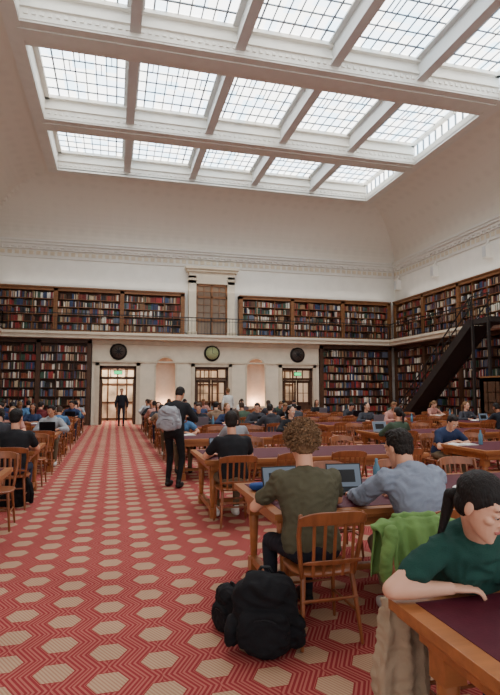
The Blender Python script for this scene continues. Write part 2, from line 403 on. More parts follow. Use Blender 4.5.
# cornice
b=MB()
for z0,z1,e in((8.05,8.13,.06),(8.13,8.45,.03),(8.45,8.55,.1),(8.55,8.68,.16),(8.68,8.8,.24),(8.8,8.9,.3)):
    b.box(XL,XR,YB-e,YB,z0,z1,0); b.box(XR-e,XR,YF,YB-e,z0,z1,0); b.box(XL,XL+e,YF,YB-e,z0,z1,0)
x=XL+.2
while x<XR-.2: b.box(x,x+.12,YB-.16,YB-.1,8.45,8.55,0); b.box(x,x+.2,YB-.05,YB-.02,8.2,8.38,1); x+=.32
y=0
while y<YB-.2: b.box(XR-.16,XR-.1,y,y+.12,8.45,8.55,0); b.box(XR-.05,XR-.02,y,y+.2,8.2,8.38,1); y+=.32
b.obj('trim_4',[M['beam'],M['stone2']])
for y in(25.9,22.4,18.6):
    b=MB(); b.box(XR-.3,XR,y-.14,y+.14,7.3,7.85,0); b.bar((XR-.16,y,7.85),(XR-.05,y,8.1),.06,.06,0); b.box(XR-.33,XR-.3,y-.1,y+.1,7.35,7.8,1); b.obj('wall_speaker',[M['plaster'],M['rib']])
# bookcases
def case(name,mp,L,z0,z1,rows,bay=2.95,dark=False,dep=.34,fill=.93):
    w=MB(); bk=MB()
    def bx(mb,u0,u1,v0,v1,a,c,m=0):
        p=mp(u0,v0);q=mp(u1,v1); mb.box(p[0],q[0],p[1],q[1],a,c,m)
    bx(w,0,L,0.0,.03,z0,z1,1)
    bx(w,0,L,0,dep+.05,z1-.14,z1,0); bx(w,0,L,0,dep+.1,z1,z1+.06,0); bx(w,0,L,0,dep+.03,z0,z0+.12,0)
    nb=max(1,round(L/bay)); bw=L/nb
    for i in range(nb+1):
        u=min(max(i*bw,.1),L-.1); bx(w,u-.1,u+.1,0,dep+.05,z0,z1,0)
    H=(z1-.14-z0-.12)/rows
    for i in range(nb):
        for s in(1,2): u=i*bw+bw*s/3; bx(w,u-.02,u+.02,0,dep,z0,z1-.1,0)
        for r in range(rows):
            z=z0+.12+H*r; bx(w,i*bw,i*bw+bw,0,dep,z-.025,z,0)
            u=i*bw+.11; pal=random.randrange(12); hh=random.uniform(.62,.88); run=0
            while u<(i+1)*bw-.14:
                if run<=0:
                    pal=random.randrange(12); hh=random.uniform(.6,.9); run=random.randint(1,8)
                    if random.random()<.08: u+=random.uniform(.05,.3); continue
                run-=1
                t=random.uniform(.028,.065)
                h=min(.93,hh+random.uniform(-.07,.07))*H*fill
                bx(bk,u,u+t*.93,.05,dep-.01-random.random()*.05,z,z+h,pal if random.random()<.5 else random.randrange(12)); u+=t
    w.obj(name,[M['wood_d'] if dark else M['wood'],M['wood_d']]); bk.obj('shelved_books',BM)
back=lambda x0:(lambda u,v:(x0+u,YB-.02-v))
case('gallery_bookcase',back(XL+.02),CX-1.42-XL-.02,4.43,6.55,5)
case('gallery_bookcase',back(CX+1.42),XR-CX-1.42-.5,4.43,6.55,5)
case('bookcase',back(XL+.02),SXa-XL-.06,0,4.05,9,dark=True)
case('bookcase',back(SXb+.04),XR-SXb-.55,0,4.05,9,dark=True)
rt=lambda y0:(lambda u,v:(XR-.02-v,y0+u)); lf=lambda y0:(lambda u,v:(XL+.02+v,y0+u))
case('gallery_bookcase',rt(9),YB-9-.5,4.43,6.55,5)
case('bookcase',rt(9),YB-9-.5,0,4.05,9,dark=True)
case('gallery_bookcase',lf(14.6),YB-14.6-.5,4.43,6.55,5)
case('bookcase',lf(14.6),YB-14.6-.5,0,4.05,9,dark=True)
# staircase
b=MB(); ya,yb_=23.0,17.5; zt=4.42; n=24; xa,xb=13.55,14.5
for i in range(n):
    y=ya+(yb_-ya)*i/n; y2=ya+(yb_-ya)*(i+1)/n; z=zt*(i+1)/n
    b.box(xa,xb,y2,y,z-.05,z,0)
for x in(xa,xb): 
    b.bar((x,ya,.12),(x,yb_,zt-.05),.05,.34,0)
    for k in range(2): b.bar((x,ya,.95-.4*k),(x,yb_,zt+.9-.4*k),.04,.04,0)
    for i in range(0,n+1,2):
        y=ya+(yb_-ya)*i/n; z=zt*i/n; b.bar((x,y,z),(x,y,z+.92),.025,.025,0)
b.add([(xa,ya,.01),(xb,ya,.01),(xb,yb_,zt-.22),(xa,yb_,zt-.22)],[(0,1,2,3)],0)
b.box(xa,xb+.05,16.4,yb_,zt-.2,zt,0); 
for y in(16.5,17.4): b.bar((xa,y,0),(xa,y,zt),.09,.09,0); b.bar((xa,y,zt),(xa,y,zt+.92),.04,.04,0)
b.bar((xa,16.4,zt+.9),(xa,17.5,zt+.9),.04,.04,0)
b.obj('staircase',[M['stair']])
case('low_bookcase',lambda u,v:(13.0+v,15.2+u),1.2,0,2.1,5,bay=1.2)
# ---------------------------------------------------------------- furniture
def chair_mesh():
    b=MB(); 
    def ring(z,sx,sy): return [V((sx*math.copysign(abs(math.cos(a))**.6,math.cos(a)),sy*math.copysign(abs(math.sin(a))**.6,math.sin(a)),z)) for a in [2*math.pi*j/28 for j in range(28)]]
    b.loft([ring(.43,.2,.2),ring(.436,.22,.215),ring(.452,.225,.22),ring(.460,.21,.205),ring(.455,.16,.15)],0)
    for s in(-1,1):
        b.limb((s*.17,.165,.43),(s*.205,.205,.0+.014),.019,.012,0,10)
        b.limb((s*.17,-.165,.43),(s*.205,-.235,.014),.019,.012,0,10)
        pts=[(s*.18,-.17,.43),(s*.2,-.195,.56),(s*.218,-.222,.7),(s*.214,-.25,.83)]
        for i in range(3): b.limb(pts[i],pts[i+1],.0165,.0155,0,10)
        b.limb((s*.187,.185,.2),(s*.187,-.2,.2),.01,.01,0,8)
    b.limb((-.187,0,.2),(.187,0,.2),.01,.01,0,8); b.limb((-.19,-.2,.29),(.19,-.2,.29),.009,.009,0,8); b.limb((-.19,.185,.27),(.19,.185,.27),.009,.009,0,8)
    def arc(z0,z1,th,bow,tilt,w=.235,cr=0):
        R=[]
        for i in range(17):
            t=-1+2*i/16; x=w*t; y=-.24-bow*(1-t*t); hz=(z1-z0)*(1-.5*abs(t)**3.5); zb=z0+cr*(1-t*t)
            R.append([V((x,y+.0,zb)),V((x,y-th,zb)),V((x,y-th-tilt,z0+hz+cr)),V((x,y-tilt,z0+hz+cr))])
        b.loft(R,0,False)
    arc(.77,.855,.020,.065,.022,.235,.012); arc(.53,.56,.016,.035,.004,.2)
    for i in range(5):
        t=-.66+.33*i; b.bar((.2*t,-.225-.03*(1-t*t),.44+.01),(.205*t,-.255-.055*(1-t*t),.785),.022,.010,0,up=V((0,1,0)))
    return bevelled(b,'chair',[M['chair'],M['wood_d']],.004,2)
CH=chair_mesh()
def table_mesh(L=3.2,W=1.3):
    b=MB(); 
    b.box(0,L,0,W,.706,.75,0); b.box(.025,L-.025,.025,W-.025,.68,.706,0); b.box(.08,L-.08,.08,W-.08,.7495,.7535,1)
    b.box(.1,L-.1,.08,.115,.61,.68,0); b.box(.1,L-.1,W-.115,W-.08,.61,.68,0); b.box(.08,.115,.1,W-.1,.61,.68,0); b.box(L-.115,L-.08,.1,W-.1,.61,.68,0)
    for x in(.14,L/2,L-.14):
        for y in(.2,W-.2):
            b.box(x-.05,x+.05,y-.05,y+.05,.5,.68,0); b.cyl((x,y,.12),(x,y,.5),.03,.045,0,12); b.box(x-.04,x+.04,y-.06,y+.06,0,.12,0)
        b.box(x-.03,x+.03,.2,W-.2,.08,.14,0)
    b.box(.14,L-.14,W/2-.03,W/2+.03,.09,.14,0)
    return bevelled(b,'reading_table',[M['table'],M['leather']],.006,2)
TB=table_mesh()
def laptop_mesh():
    b=MB(); b.box(-.16,.16,-.11,.11,0,.016,0); b.box(-.14,.14,-.02,.09,.016,.018,1)
    p=V((0,.11,.014)); d=V((0,math.cos(math.radians(72)),math.sin(math.radians(72)))); n=V((0,-d.z,d.y))
    def quad(w,a,c,o,th,m):
        vs=[p+V((s*w,0,0))+d*k+n*q for q in(o,o+th) for s,k in((-1,a),(1,a),(1,c),(-1,c))]
        b.add(vs,[(0,3,2,1),(4,5,6,7),(0,1,5,4),(1,2,6,5),(2,3,7,6),(3,0,4,7)],m)
    quad(.16,0,.215,-.004,.008,0); quad(.15,.012,.205,.004,.001,2); quad(.1,.05,.16,.005,.001,1)
    return b
LP=laptop_mesh().mesh('laptop',[M['silver'],M['dark'],M['screen']]); LPD=laptop_mesh().mesh('laptop_d',[M['dark'],M['dark'],M['screen']])
def openbook():
    b=MB(); R=[]
    for i in range(17):
        t=-1+2*i/16; z=.004+.018*math.sin(abs(t)*math.pi)**.7*1.0
        R.append([V((t*.2,-.13,0)),V((t*.2,.13,0)),V((t*.2,.13,z)),V((t*.2,-.13,z))])
    b.loft(R,0,False); return b.mesh('open_book',[M['paper']])
OB=openbook()
def bottle():
    b=MB(); pr=[(0,.03),(.01,.034),(.15,.034),(.18,.02),(.2,.014),(.235,.014)]
    b.loft([[V((r*math.cos(a),r*math.sin(a),z)) for a in [2*math.pi*j/16 for j in range(16)]] for z,r in pr],0); return b.mesh('water_bottle',[mat('bottle_plastic',(90,130,150),.2,.05)])
BT=bottle()
# ---------------------------------------------------------------- people
def ik(A,B,l1,l2,pole):
    d=B-A; L=d.length; dn=d/L
    if L>l1+l2-.004: L=l1+l2-.004; B=A+dn*L
    a=(l1*l1-l2*l2+L*L)/(2*L); h=math.sqrt(max(l1*l1-a*a,0)); pp=pole-dn*pole.dot(dn); pp.normalize()
    return A+dn*a+pp*h,B
def hand(mb,w,d,n,thumb,curl=.5,m=0):
    d=d.normalized(); s=n.cross(d).normalized(); n=d.cross(s).normalized(); s=s*thumb
    R=[]
    for t,rx,ry in((-.015,.022,.018),(.01,.027,.018),(.04,.037,.017),(.07,.042,.015),(.088,.040,.012)):
        c=w+d*t; R.append([c+s*rx*math.cos(a)+n*ry*math.sin(a) for a in [2*math.pi*j/14 for j in range(14)]])
    mb.loft(R,m)
    for i,(o,L) in enumerate(((.031,.074),(.011,.082),(-.010,.076),(-.030,.060))):
        p=w+d*(.082-abs(o)*.15)+s*o; a=.15+.1*i*curl
        for k,f in enumerate((.42,.33,.25)):
            q=p+(d*math.cos(a)-n*math.sin(a)+s*o*1.5).normalized()*L*f
            mb.limb(p,q,.0092-.0009*k,.0084-.0009*k,m,8); p=q; a+=curl*.75
    p=w+d*.022+s*.026
    for k,f in enumerate((.04,.034,.026)):
        q=p+(d*(.62+.12*k)+s*(.7-.25*k)-n*(.15+.12*k)).normalized()*f; mb.limb(p,q,.0125-.0012*k,.0115-.0015*k,m,8); p=q
def spine_frames(p):
    hz=p['hz']; a0=math.radians(p.get('lean',8)); a1=math.radians(p.get('lean2',p.get('lean',8)+12)); L=p.get('spine',.52); N=20
    P=V((0,0,hz-.02)); pts=[(P.copy(),a0)]; 
    for i in range(N):
        a=a0+(a1-a0)*(i+.5)/N; P=P+V((p.get('side',0)*L/N,math.sin(a)*L/N,math.cos(a)*L/N)); pts.append((P.copy(),a))
    return pts
def person_mesh(p,hi=False):
    """slots: 0 skin 1 shirt 2 pants 3 hair 4 shoes 5 eyewhite 6 dark 7 lips"""
    out=MB(); sit=p.get('sit',True); p.setdefault('hz',.55 if sit else .93); sc=p.get('build',1.0)
    pts=spine_frames(p); N=len(pts)-1
    def sec(t,rx,ry):
        i=max(0,min(N,int(round(t*N)))); c,a=pts[i]; f=V((0,math.cos(a),-math.sin(a))); 
        tw=math.radians(p.get('twist',0))*t; X=V((math.cos(tw),0,0))+f*math.sin(tw); F=f*math.cos(tw)-V((math.sin(tw),0,0))
        return [c+X*rx*sc*math.copysign(abs(math.cos(b_))**.85,math.cos(b_))+F*ry*sc*math.sin(b_) for b_ in [2*math.pi*j/20 for j in range(20)]]
    TS=[(0,.165,.12),(.15,.17,.125),(.35,.152,.112),(.55,.165,.12),(.75,.183,.12),(.88,.165,.1),(.96,.10,.075),(1.0,.062,.06)]
    def at(t): return pts[int(round(t*N))]
    c,a=at(.85); tw=math.radians(p.get('twist',0)); f=V((0,math.cos(a),-math.sin(a))); X=V((math.cos(tw),0,0))+f*math.sin(tw)
    sw=.172*sc; SH={-1:c-X*sw,1:c+X*sw}
    WR={-1:V(p['wl']),1:V(p['wr'])}; EL={}
    for s in(-1,1):
        EL[s],WR[s]=ik(SH[s],WR[s],.285,.255,V(p.get('pole%d'%s,(s*1.0,-.3,-.7))))
    HP={s:V((s*.095,0,p['hz']-.01)) for s in(-1,1)}
    AN={-1:V(p.get('al',(-.13,.40,.085))),1:V(p.get('ar',(.13,.40,.085)))}; KN={}
    for s in(-1,1): KN[s],AN[s]=ik(HP[s],AN[s],.44,.43,V((s*p.get('kout',.12),1,.3)))
    vb=.011 if hi else .02
    q=MB(); q.sell((0,-.01,p['hz']+.0),(.172*sc,.128*sc,.115),.9)
    for s in(-1,1):
        q.limb(HP[s],KN[s],.086,.06,0,14); q.limb(KN[s],AN[s]+V((0,0,.02)),.06,.044,0,14)
    remesh(out,q,vb,3,2,.008 if hi else 0,12)
    q=MB(); q.loft([sec(t,rx+.014,ry+.014) for t,rx,ry in TS],0); long=p.get('long',False); inf=.016 if long else .012
    if p.get('hoodie'): inf=.024
    ua=p.get('slim',1.0)
    for s in(-1,1):
        q.limb(SH[s],SH[s].lerp(EL[s],.12),(.062*sc+inf*.6)*ua,(.056+inf)*ua,0,14)
        if long:
            q.limb(SH[s],EL[s],.052+inf,.044+inf,0,14); q.limb(EL[s],EL[s].lerp(WR[s],.93),.044+inf,.03+inf*.8,0,14)
        else: q.limb(SH[s],SH[s].lerp(EL[s],.62),(.054+inf)*ua,(.052+inf)*ua,0,14)
    if p.get('hoodie'):
        c,a=at(.97); q.sell(c+V((0,-.07,.015)),(.12,.075,.065),1); q.sell(c+V((0,-.02,.03)),(.095,.085,.035),1)
        q.sell(at(.1)[0],(.185,.14,.05),.8)
    if p.get('bust'):
        c,a=at(.66); 
        for s in(-1,1): q.sell(c+V((s*.07,.095,-.01)),(.065,.06,.065))
    remesh(out,q,vb,4,1,.018 if hi else .006,12)
    end,ea=pts[-1]; an=math.radians(p.get('neck',20)); NL=p.get('nl',.165); hd=end+V((p.get('hx',0),math.sin(an)*NL,math.cos(an)*NL))
    yaw=math.radians(p.get('yaw',0)); pit=math.radians(p.get('pitch',15))
    HM=Matrix.Translation(hd)@Matrix.Rotation(yaw,4,'Z')@Matrix.Rotation(-pit,4,'X')@Matrix.Rotation(math.radians(p.get('roll',0)),4,'Y')@Matrix.Scale(p.get('hs',1.0),4)
    q=MB(); q.limb(end-V((0,.01,.03)),HM@V((0,-.03,-.04)),.057*sc,.052*sc,0,14)
    for s in(-1,1):
        q.limb(SH[s].lerp(EL[s],.3),EL[s],.046,.041,0,14); q.limb(EL[s],EL[s].lerp(WR[s],.35),.041,.041,0,14); q.limb(EL[s].lerp(WR[s],.35),WR[s],.041,.026,0,14)
    q.limb(SH[-1].lerp(EL[-1],.3),SH[-1],.04,.04); q.limb(SH[1].lerp(EL[1],.3),SH[1],.04,.04); q.limb(SH[-1],SH[1],.04,.04); q.limb(at(.85)[0],end,.05,.05)
    remesh(out,q,min(vb,.014),3,0)
    q=MB()
    for s in(-1,1):
        fd=(WR[s]-EL[s]).normalized(); fd=V(p.get('hd%d'%s,(fd.x,fd.y,fd.z*.2 if sit else fd.z))); n=V(p.get('hn%d'%s,(0,0,1) if sit else (s,0,0)))
        hand(q,WR[s],fd,n,s if sit and n.z>0.5 else -s,p.get('curl',.45),0)
    if hi: remesh(out,q,.0042,2,0)
    else: out.add(q.v,q.f,0,True)
    fem=p.get('lids',False)
    q=MB(); q.M=HM
    q.sell((0,-.012,.03),(.074,.096,.088)); 
    def fr(z,cy,rx,ry): return [V((rx*math.cos(t),cy+ry*math.sin(t),z)) for t in [2*math.pi*j/18 for j in range(18)]]
    if fem: q.loft([fr(-.114,.062,.009,.012),fr(-.108,.056,.020,.026),fr(-.092,.042,.034,.043),fr(-.066,.024,.048,.062),fr(-.03,.013,.060,.073),fr(.01,.005,.066,.078),fr(.05,.0,.068,.082)])
    else: q.loft([fr(-.122,.062,.012,.014),fr(-.115,.056,.023,.028),fr(-.097,.042,.036,.044),fr(-.068,.025,.049,.062),fr(-.03,.015,.060,.073),fr(.01,.006,.066,.079),fr(.05,.0,.068,.082)])
    if fem:
        q.limb((0,.080,.022),(0,.098,-.018),.006,.0075); q.sell((0,.0945,-.026),(.0115,.012,.0075))
        for s in(-1,1): q.sell((s*.008,.089,-.028),(.006,.007,.005))
        q.limb((-.034,.069,.032),(.034,.069,.032),.012,.012)
    else:
        q.limb((0,.082,.024),(0,.108,-.018),.0075,.0095); q.sell((0,.099,-.027),(.015,.014,.009)); 
        for s in(-1,1): q.sell((s*.011,.094,-.029),(.007,.009,.006))
        q.limb((-.036,.073,.032),(.036,.073,.032),.012,.012)
    for s in(-1,1):
        q.sell((s*.037,.057 if fem else .058,-.02),(.021,.021,.017)); q.sell((s*.074,-.008,-.008),(.008,.018,.030)); q.sell((s*.03,.071 if fem else .073,.007),(.016,.012,.011))
    q.sell((0,.079,-.056),(.019,.012,.012)); q.sell((0,.070,-.1),(.015,.017,.013))
    remesh(out,q,.0040 if hi else .010,1 if not hi else 2,0)
    out.M=HM
    for s in(-1,1):
        if fem: 
            out.sell((s*.030,.0775,.005),(.0125,.0075,.0075),1,5); out.sell((s*.030,.0832,.001),(.0052,.003,.0046),1,6)
            out.sell((s*.030,.0785,.0088),(.0138,.0082,.0066),1,0)
            out.limb((s*.018,.0835,.0035),(s*.030,.0865,.0025),.0009,.0011,6,6); out.limb((s*.030,.0865,.0025),(s*.044,.0785,.0045),.0011,.0009,6,6)
            out.limb((s*.015,.0822,.027),(s*.032,.0815,.031),.0019,.0021,3,6); out.limb((s*.032,.0815,.031),(s*.048,.0735,.026),.0021,.0011,3,6)
        else:
            out.sell((s*.030,.082,.006),(.013,.0085,.008),1,5); out.sell((s*.030,.0885,.006),(.0055,.0035,.006),1,6)
            out.limb((s*.017,.0885,.028),(s*.047,.079,.028),.0034,.0024,3,6)
    dy=-.003 if fem else 0
    out.limb((-.018,.088+dy,-.0535),(0,.0945+dy,-.0525),.002,.0036,7,8); out.limb((0,.0945+dy,-.0525),(.018,.088+dy,-.0535),.0036,.002,7,8); out.limb((-.011,.0905+dy,-.0595),(.011,.0905+dy,-.0595),.0044,.0044,7,8)
    ht=p.get('hair','short'); out.M=None
    q=MB(); q.M=HM
    if ht=='curly':
        q.sell((0,-.03,.04),(.09,.1,.092)); q.sell((0,-.055,-.02),(.078,.06,.07))
        out.M=HM
        random.seed(3)
        for k in range(620):
            z=random.uniform(-.75,1); t=random.uniform(0,2*math.pi); r=math.sqrt(1-z*z); d=V((r*math.cos(t),r*math.sin(t),z))
            if d.y>.4 and d.z<.35: continue
            if d.y>.05 and d.z<-.1: continue
            c=V((0,-.03,.035))+V((d.x*.094,d.y*.105,d.z*.100)); dd=(d+V((random.uniform(-.5,.5),random.uniform(-.5,.5),random.uniform(-.6,.3)))).normalized()
            x_,y_,_d=basis(dd); ph0=random.uniform(0,6.28); rad=random.uniform(.006,.011); L=random.uniform(.02,.042); th=random.uniform(.0022,.0038); pr=None
            for u in range(9):
                a=ph0+u*1.05; pt=c+dd*L*u/8+x_*rad*math.cos(a)+y_*rad*math.sin(a)
                if pr is not None: out.bar(pr,pt,th*2,th*2,3)
                pr=pt
        out.M=None
        remesh(out,q,.007,1,3,.008,60)
    else:
        if ht=='bun':
            q.sell((0,-.021,.046),(.0805,.1005,.085)); q.sell((0,-.05,-.008),(.072,.058,.066)); q.sell((0,-.122,-.02),(.028,.024,.028))
            q.limb((0,-.135,-.03),(0,-.125,-.10),.026,.022); q.limb((0,-.125,-.10),(.01,-.11,-.2),.022,.010)
            for s in(-1,1): q.sell((s*.064,-.012,.030),(.015,.048,.040))
        else:
            q.sell((0,-.028,.04),(.082,.098,.088)); q.sell((0,-.05,-.012),(.073,.06,.07))
        if ht=='long': q.sell((0,-.07,-.1),(.085,.045,.15),.9); q.sell((-.07,-.02,-.04),(.022,.05,.1)); q.sell((.07,-.02,-.04),(.022,.05,.1))
        if ht=='tail': q.limb((0,-.11,.02),(0,-.15,-.03),.03,.032); q.limb((0,-.15,-.03),(0,-.13,-.2),.032,.015)
        if ht=='short': q.sell((.0,.005,.104),(.058,.066,.026)); q.sell((.012,.045,.092),(.046,.028,.018))
        remesh(out,q,.0045 if hi else .012,1 if hi else 2,3,(.008 if ht=='short' else .0018) if hi else .006,60)
    for s in(-1,1):
        c=AN[s]; out.sell(c+V((0,.055,-.038)),(.046,.135,.045),.75,4); out.limb(c+V((0,-.01,-.03)),c+V((0,-.01,.03)),.042,.04,4)
    return out.mesh('person',[None]*8)
SK=[mat('skin_%d'%i,c,.5,.05,6,spec=.35) for i,c in enumerate([(216,158,130),(196,138,108),(160,106,78),(214,164,138)])]
HR=[mat('hair_%d'%i,c,.65,.4,70,.5,160,stretch=(1,1,.25)) for i,c in enumerate([(34,26,22),(60,42,30),(26,21,20),(116,84,54)])]
CL=[mat('shirt_%d'%i,c,.85,.12,12,.25,200) for i,c in enumerate([(28,28,32),(40,52,82),(150,152,156),(206,204,198),(96,34,38),(64,80,64),(56,56,62),(130,106,86),(26,28,36),(176,124,112),(70,106,142)])]
PT=[mat('trousers_%d'%i,c,.85,.12,12,.2,200) for i,c in enumerate([(30,32,42),(46,56,80),(110,96,76),(24,24,27)])]
SHO=[mat('shoes_0',(220,218,212),.6,.05),mat('shoes_1',(34,32,32),.6,.05)]
EW=mat('eye_white',(222,214,206),.3,.02); LIP=mat('lips',(178,104,96),.5,.05)
def put(me,name,loc,rz,skin,shirt,pants,hair,shoes):
    o=place(me,name,loc,rz); ms=[skin,shirt,pants,hair,shoes,EW,M['dark'],LIP]
    for i,mm in enumerate(ms): o.material_slots[i].link='OBJECT'; o.material_slots[i].material=mm
    return o
G=[person_mesh(dict(lean=10,lean2=30,neck=30,pitch=25,wl=(-.12,.44,.79),wr=(.16,.46,.79),long=True)),
   person_mesh(dict(lean=5,lean2=18,neck=15,pitch=12,wl=(-.1,.42,.79),wr=(.12,.42,.79),hair='long',build=.9,spine=.48,bust=1)),
   person_mesh(dict(lean=18,lean2=42,neck=42,pitch=38,wl=(-.18,.5,.79),wr=(.05,.46,.79))),
   person_mesh(dict(lean=2,lean2=10,neck=8,pitch=5,yaw=20,wl=(-.14,.42,.79),wr=(.2,.4,.79),hair='tail',build=.9,spine=.49,long=True,bust=1)),
   person_mesh(dict(lean=8,lean2=24,neck=22,pitch=20,yaw=-25,wl=(-.2,.44,.79),wr=(.12,.38,.79),long=True,hoodie=True)),
   person_mesh(dict(lean=3,lean2=14,neck=12,pitch=10,yaw=-15,wl=(-.18,.44,.79),wr=(.12,.42,.79),spine=.55,hs=1.08,build=1.05)),
   person_mesh(dict(lean=0,lean2=20,neck=35,pitch=30,yaw=30,twist=12,wl=(-.25,.4,.79),wr=(0,.4,.79),hair='bun',build=.92,spine=.5,bust=1))]
ST=[person_mesh(dict(sit=False,lean=2,lean2=6,neck=8,pitch=5,wl=(-.26,.06,.86),wr=(.26,.1,.86),al=(-.1,.1,.085),ar=(.1,-.1,.085),spine=.55,long=True)),
    person_mesh(dict(sit=False,lean=8,lean2=28,neck=40,pitch=38,wl=(-.1,.36,1.14),wr=(.12,.36,1.14),al=(-.12,.06,.085),ar=(.12,-.06,.085),spine=.56,long=True))]
random.seed(21)
def rp(loc,rz,st=False,v=None,**k):
    me=random.choice(ST if st else G[:5]+G[6:]) if v is None else (ST if st else G)[v]
    return put(me,'standing_student' if st else 'seated_student',loc,rz,k.get('skin') or random.choice(SK),k.get('shirt') or random.choice(CL),k.get('pants') or random.choice(PT),k.get('hair') or random.choice(HR[:3]+HR[:1]+HR),random.choice(SHO))
def chair(x,y,rz): return place(CH,'wooden_chair',(x,y,0),rz)
def seat(x,ye,near,occ,v=None,tz=.755,**k):
    sgn=-1 if near else 1; rz=0 if near else math.pi
    if occ:
        chair(x,ye+sgn*.18,rz); rp((x,ye+sgn*.16,0),rz,v=v,**k)
        r=random.random()
        if r<.6: place(random.choice((LP,LPD)),'laptop',(x,ye-sgn*.5,tz),rz)
        elif r<.85: place(OB,'open_book',(x,ye-sgn*.45,tz),rz)
        if random.random()<.3: place(BT,'water_bottle',(x+.3,ye-sgn*.5,tz))
    else:
        chair(x,ye+sgn*random.choice((.06,.1,.3)),rz+random.uniform(-.12,.12))
rowR=[6.55+2.95*k for k in range(6)]
SE=[.25,1.05,1.85,2.65]
for k,y0 in enumerate(rowR):
    for bx,bl in((1.12,0),(5.25,1),(9.4,2)):
        if bl==2 and y0>15.5: continue
        place(TB,'reading_table',(bx,y0,0))
        for si,sx in enumerate(SE):
            for near in(True,False):
                ye=y0 if near else y0+1.3
                if bl==0 and k==0 and near and si==0:
                    seat(bx+.33,ye,True,True,v=5,shirt=CL[0],hair=HR[0],skin=SK[0],pants=PT[2]); continue
                if bl==0 and k==1 and near and si==0: continue
                if bl==0 and k==0 and not near and si==0: continue
                if k==0: occ=random.random()<.15
                elif k==1: occ=random.random()<.28
                else: occ=random.random()<(.5 if bl==0 else .36)
                if bl==0 and k==0 and near and si in(1,2,3): occ=False
                seat(bx+sx,ye,near,occ)
for k in range(6):
    y0=5.25+2.95*k
    place(TB,'reading_table',(-4.3,y0,0))
    for si,sx in enumerate(SE):
        for near in(True,False):
            if k==1 and si==0: seat(-4.3+3.2-sx,y0 if near else y0+1.3,near,near,v=5 if near else None,shirt=CL[0],hair=HR[2],skin=SK[0]); continue
            seat(-4.3+3.2-sx,y0 if near else y0+1.3,near,random.random()<(.46 if k>0 else .2))
# standing people
rp((1.0,9.0,0),-.5,True,1,shirt=CL[0],pants=PT[3],hair=HR[0],skin=SK[1])
rp((.35,25.3,0),math.pi,True,0,shirt=CL[8],pants=PT[0])
rp((4.6,21.2,0),.4,True,0,shirt=CL[3],pants=PT[0])
# ---- hero tables
place(TB,'reading_table',(1.12,3.6,0)); place(TB,'reading_table',(1.14,.76,0)); place(TB,'reading_table',(5.25,3.6,0))
for x in(2.97,3.77): chair(x,3.5,.1)
for x in(2.2,3.0,3.8): chair(x,5.0,math.pi-.08)
for sx in SE:
    chair(5.25+sx,3.45,.05); chair(5.25+sx,5.0,math.pi)
me=person_mesh(dict(lean=5,lean2=22,neck=20,pitch=20,hair='curly',wl=(-.2,.45,.795),wr=(.2,.5,.795),build=1.14,spine=.555,hs=1.12,nl=.178,al=(-.2,.3,.085),ar=(.12,.42,.085)),True)
chair(1.37,3.42,0)
put(me,'seated_student',(1.34,3.46,0),0,SK[0],mat('olive_tshirt',(84,80,62),.9,.1,10,.3,200),PT[0],mat('curly_hair',(118,88,62),.75,.5,60,.3,100),SHO[1])
me=person_mesh(dict(lean=10,lean2=30,neck=36,pitch=20,yaw=14,hair='short',long=True,hoodie=True,side=-.16,spine=.565,hs=1.1,wl=(-.3,.62,.795),wr=(.1,.56,.795),build=1.18,al=(-.2,.25,.085),ar=(.14,.4,.085),kout=.3),True)
chair(2.2,3.3,0)
put(me,'seated_student',(2.2,3.3,0),.05,SK[0],mat('grey_hoodie',(134,142,158),.95,.08,10,.3,200),mat('khaki_trousers',(122,104,80),.9,.1,10),HR[0],SHO[0])
me=person_mesh(dict(lean=22,lean2=38,neck=40,pitch=22,yaw=20,roll=-4,hair='bun',bust=1,build=.96,slim=.88,spine=.545,hz=.57,side=.14,hx=.07,nl=.175,hs=1.06,lids=True,
    wr=(.22,.27,.80),wl=(-.12,.42,.80),twist=0,curl=.55,**{'pole1':V((1,-.1,-.3))}),True)
chair(1.67,2.36,math.pi)
put(me,'seated_student',(1.6,2.23,0),math.pi,SK[3],mat('dark_green_tshirt',(30,66,58),.9,.1,10,.3,200),PT[1],HR[2],SHO[0])
place(LPD,'laptop',(1.4,4.18,.755),.05); place(LPD,'laptop',(1.98,4.2,.755),-.1)
place(OB,'open_book',(1.72,1.6,.755),math.pi+.2); place(BT,'water_bottle',(2.4,4.5,.755)); place(OB,'open_book',(3.2,4.1,.755),.3)
b=MB(); b.sell((0,0,.03),(.1,.07,.03),.6); b.sell((.16,.06,.02),(.07,.05,.02),.6); b.obj('pencil_case',[mat('blue_fabric',(40,70,130),.8,.1)],(1.27,4.5,.755))
# backpack
def backpack(name,loc,rz,m,trim,tilt=0,sc=1):
    q=MB(); q.sell((0,0,.22),(.165,.105,.225),.65); q.sell((0,.1,.15),(.125,.05,.13),.6); q.sell((0,.02,.36),(.14,.1,.1),.8)
    for s in(-1,1): q.sell((s*.165,.02,.13),(.03,.06,.09),.7)
    out=MB(); remesh(out,q,.011,3,0,.022,11)
    for s in(-1,1):
        pts=[V((s*.08,-.1,.42)),V((s*.1,-.17,.34)),V((s*.12,-.18,.2)),V((s*.14,-.12,.06))]
        for i in range(3): out.limb(pts[i],pts[i+1],.026,.024,0,8,.35)
    pts=[V((-.04,-.03,.44)),V((-.02,-.03,.48)),V((.02,-.03,.48)),V((.04,-.03,.44))]
    for i in range(3): out.limb(pts[i],pts[i+1],.009,.009,1,8)
    for i in range(8):
        a=math.pi*i/8; a2=math.pi*(i+1)/8
        out.limb((-.11*math.cos(a),.142,.14+.1*math.sin(a)),(-.11*math.cos(a2),.142,.14+.1*math.sin(a2)),.004,.004,1,6)
    o=out.obj(name,[m,trim],loc,rz); o.rotation_euler=(tilt,0,rz); o.scale=(sc*1.15,sc,sc*.96); return o
backpack('backpack',(.95,3.27,.0),2.8,M['black'],M['dark'],0,1.08)
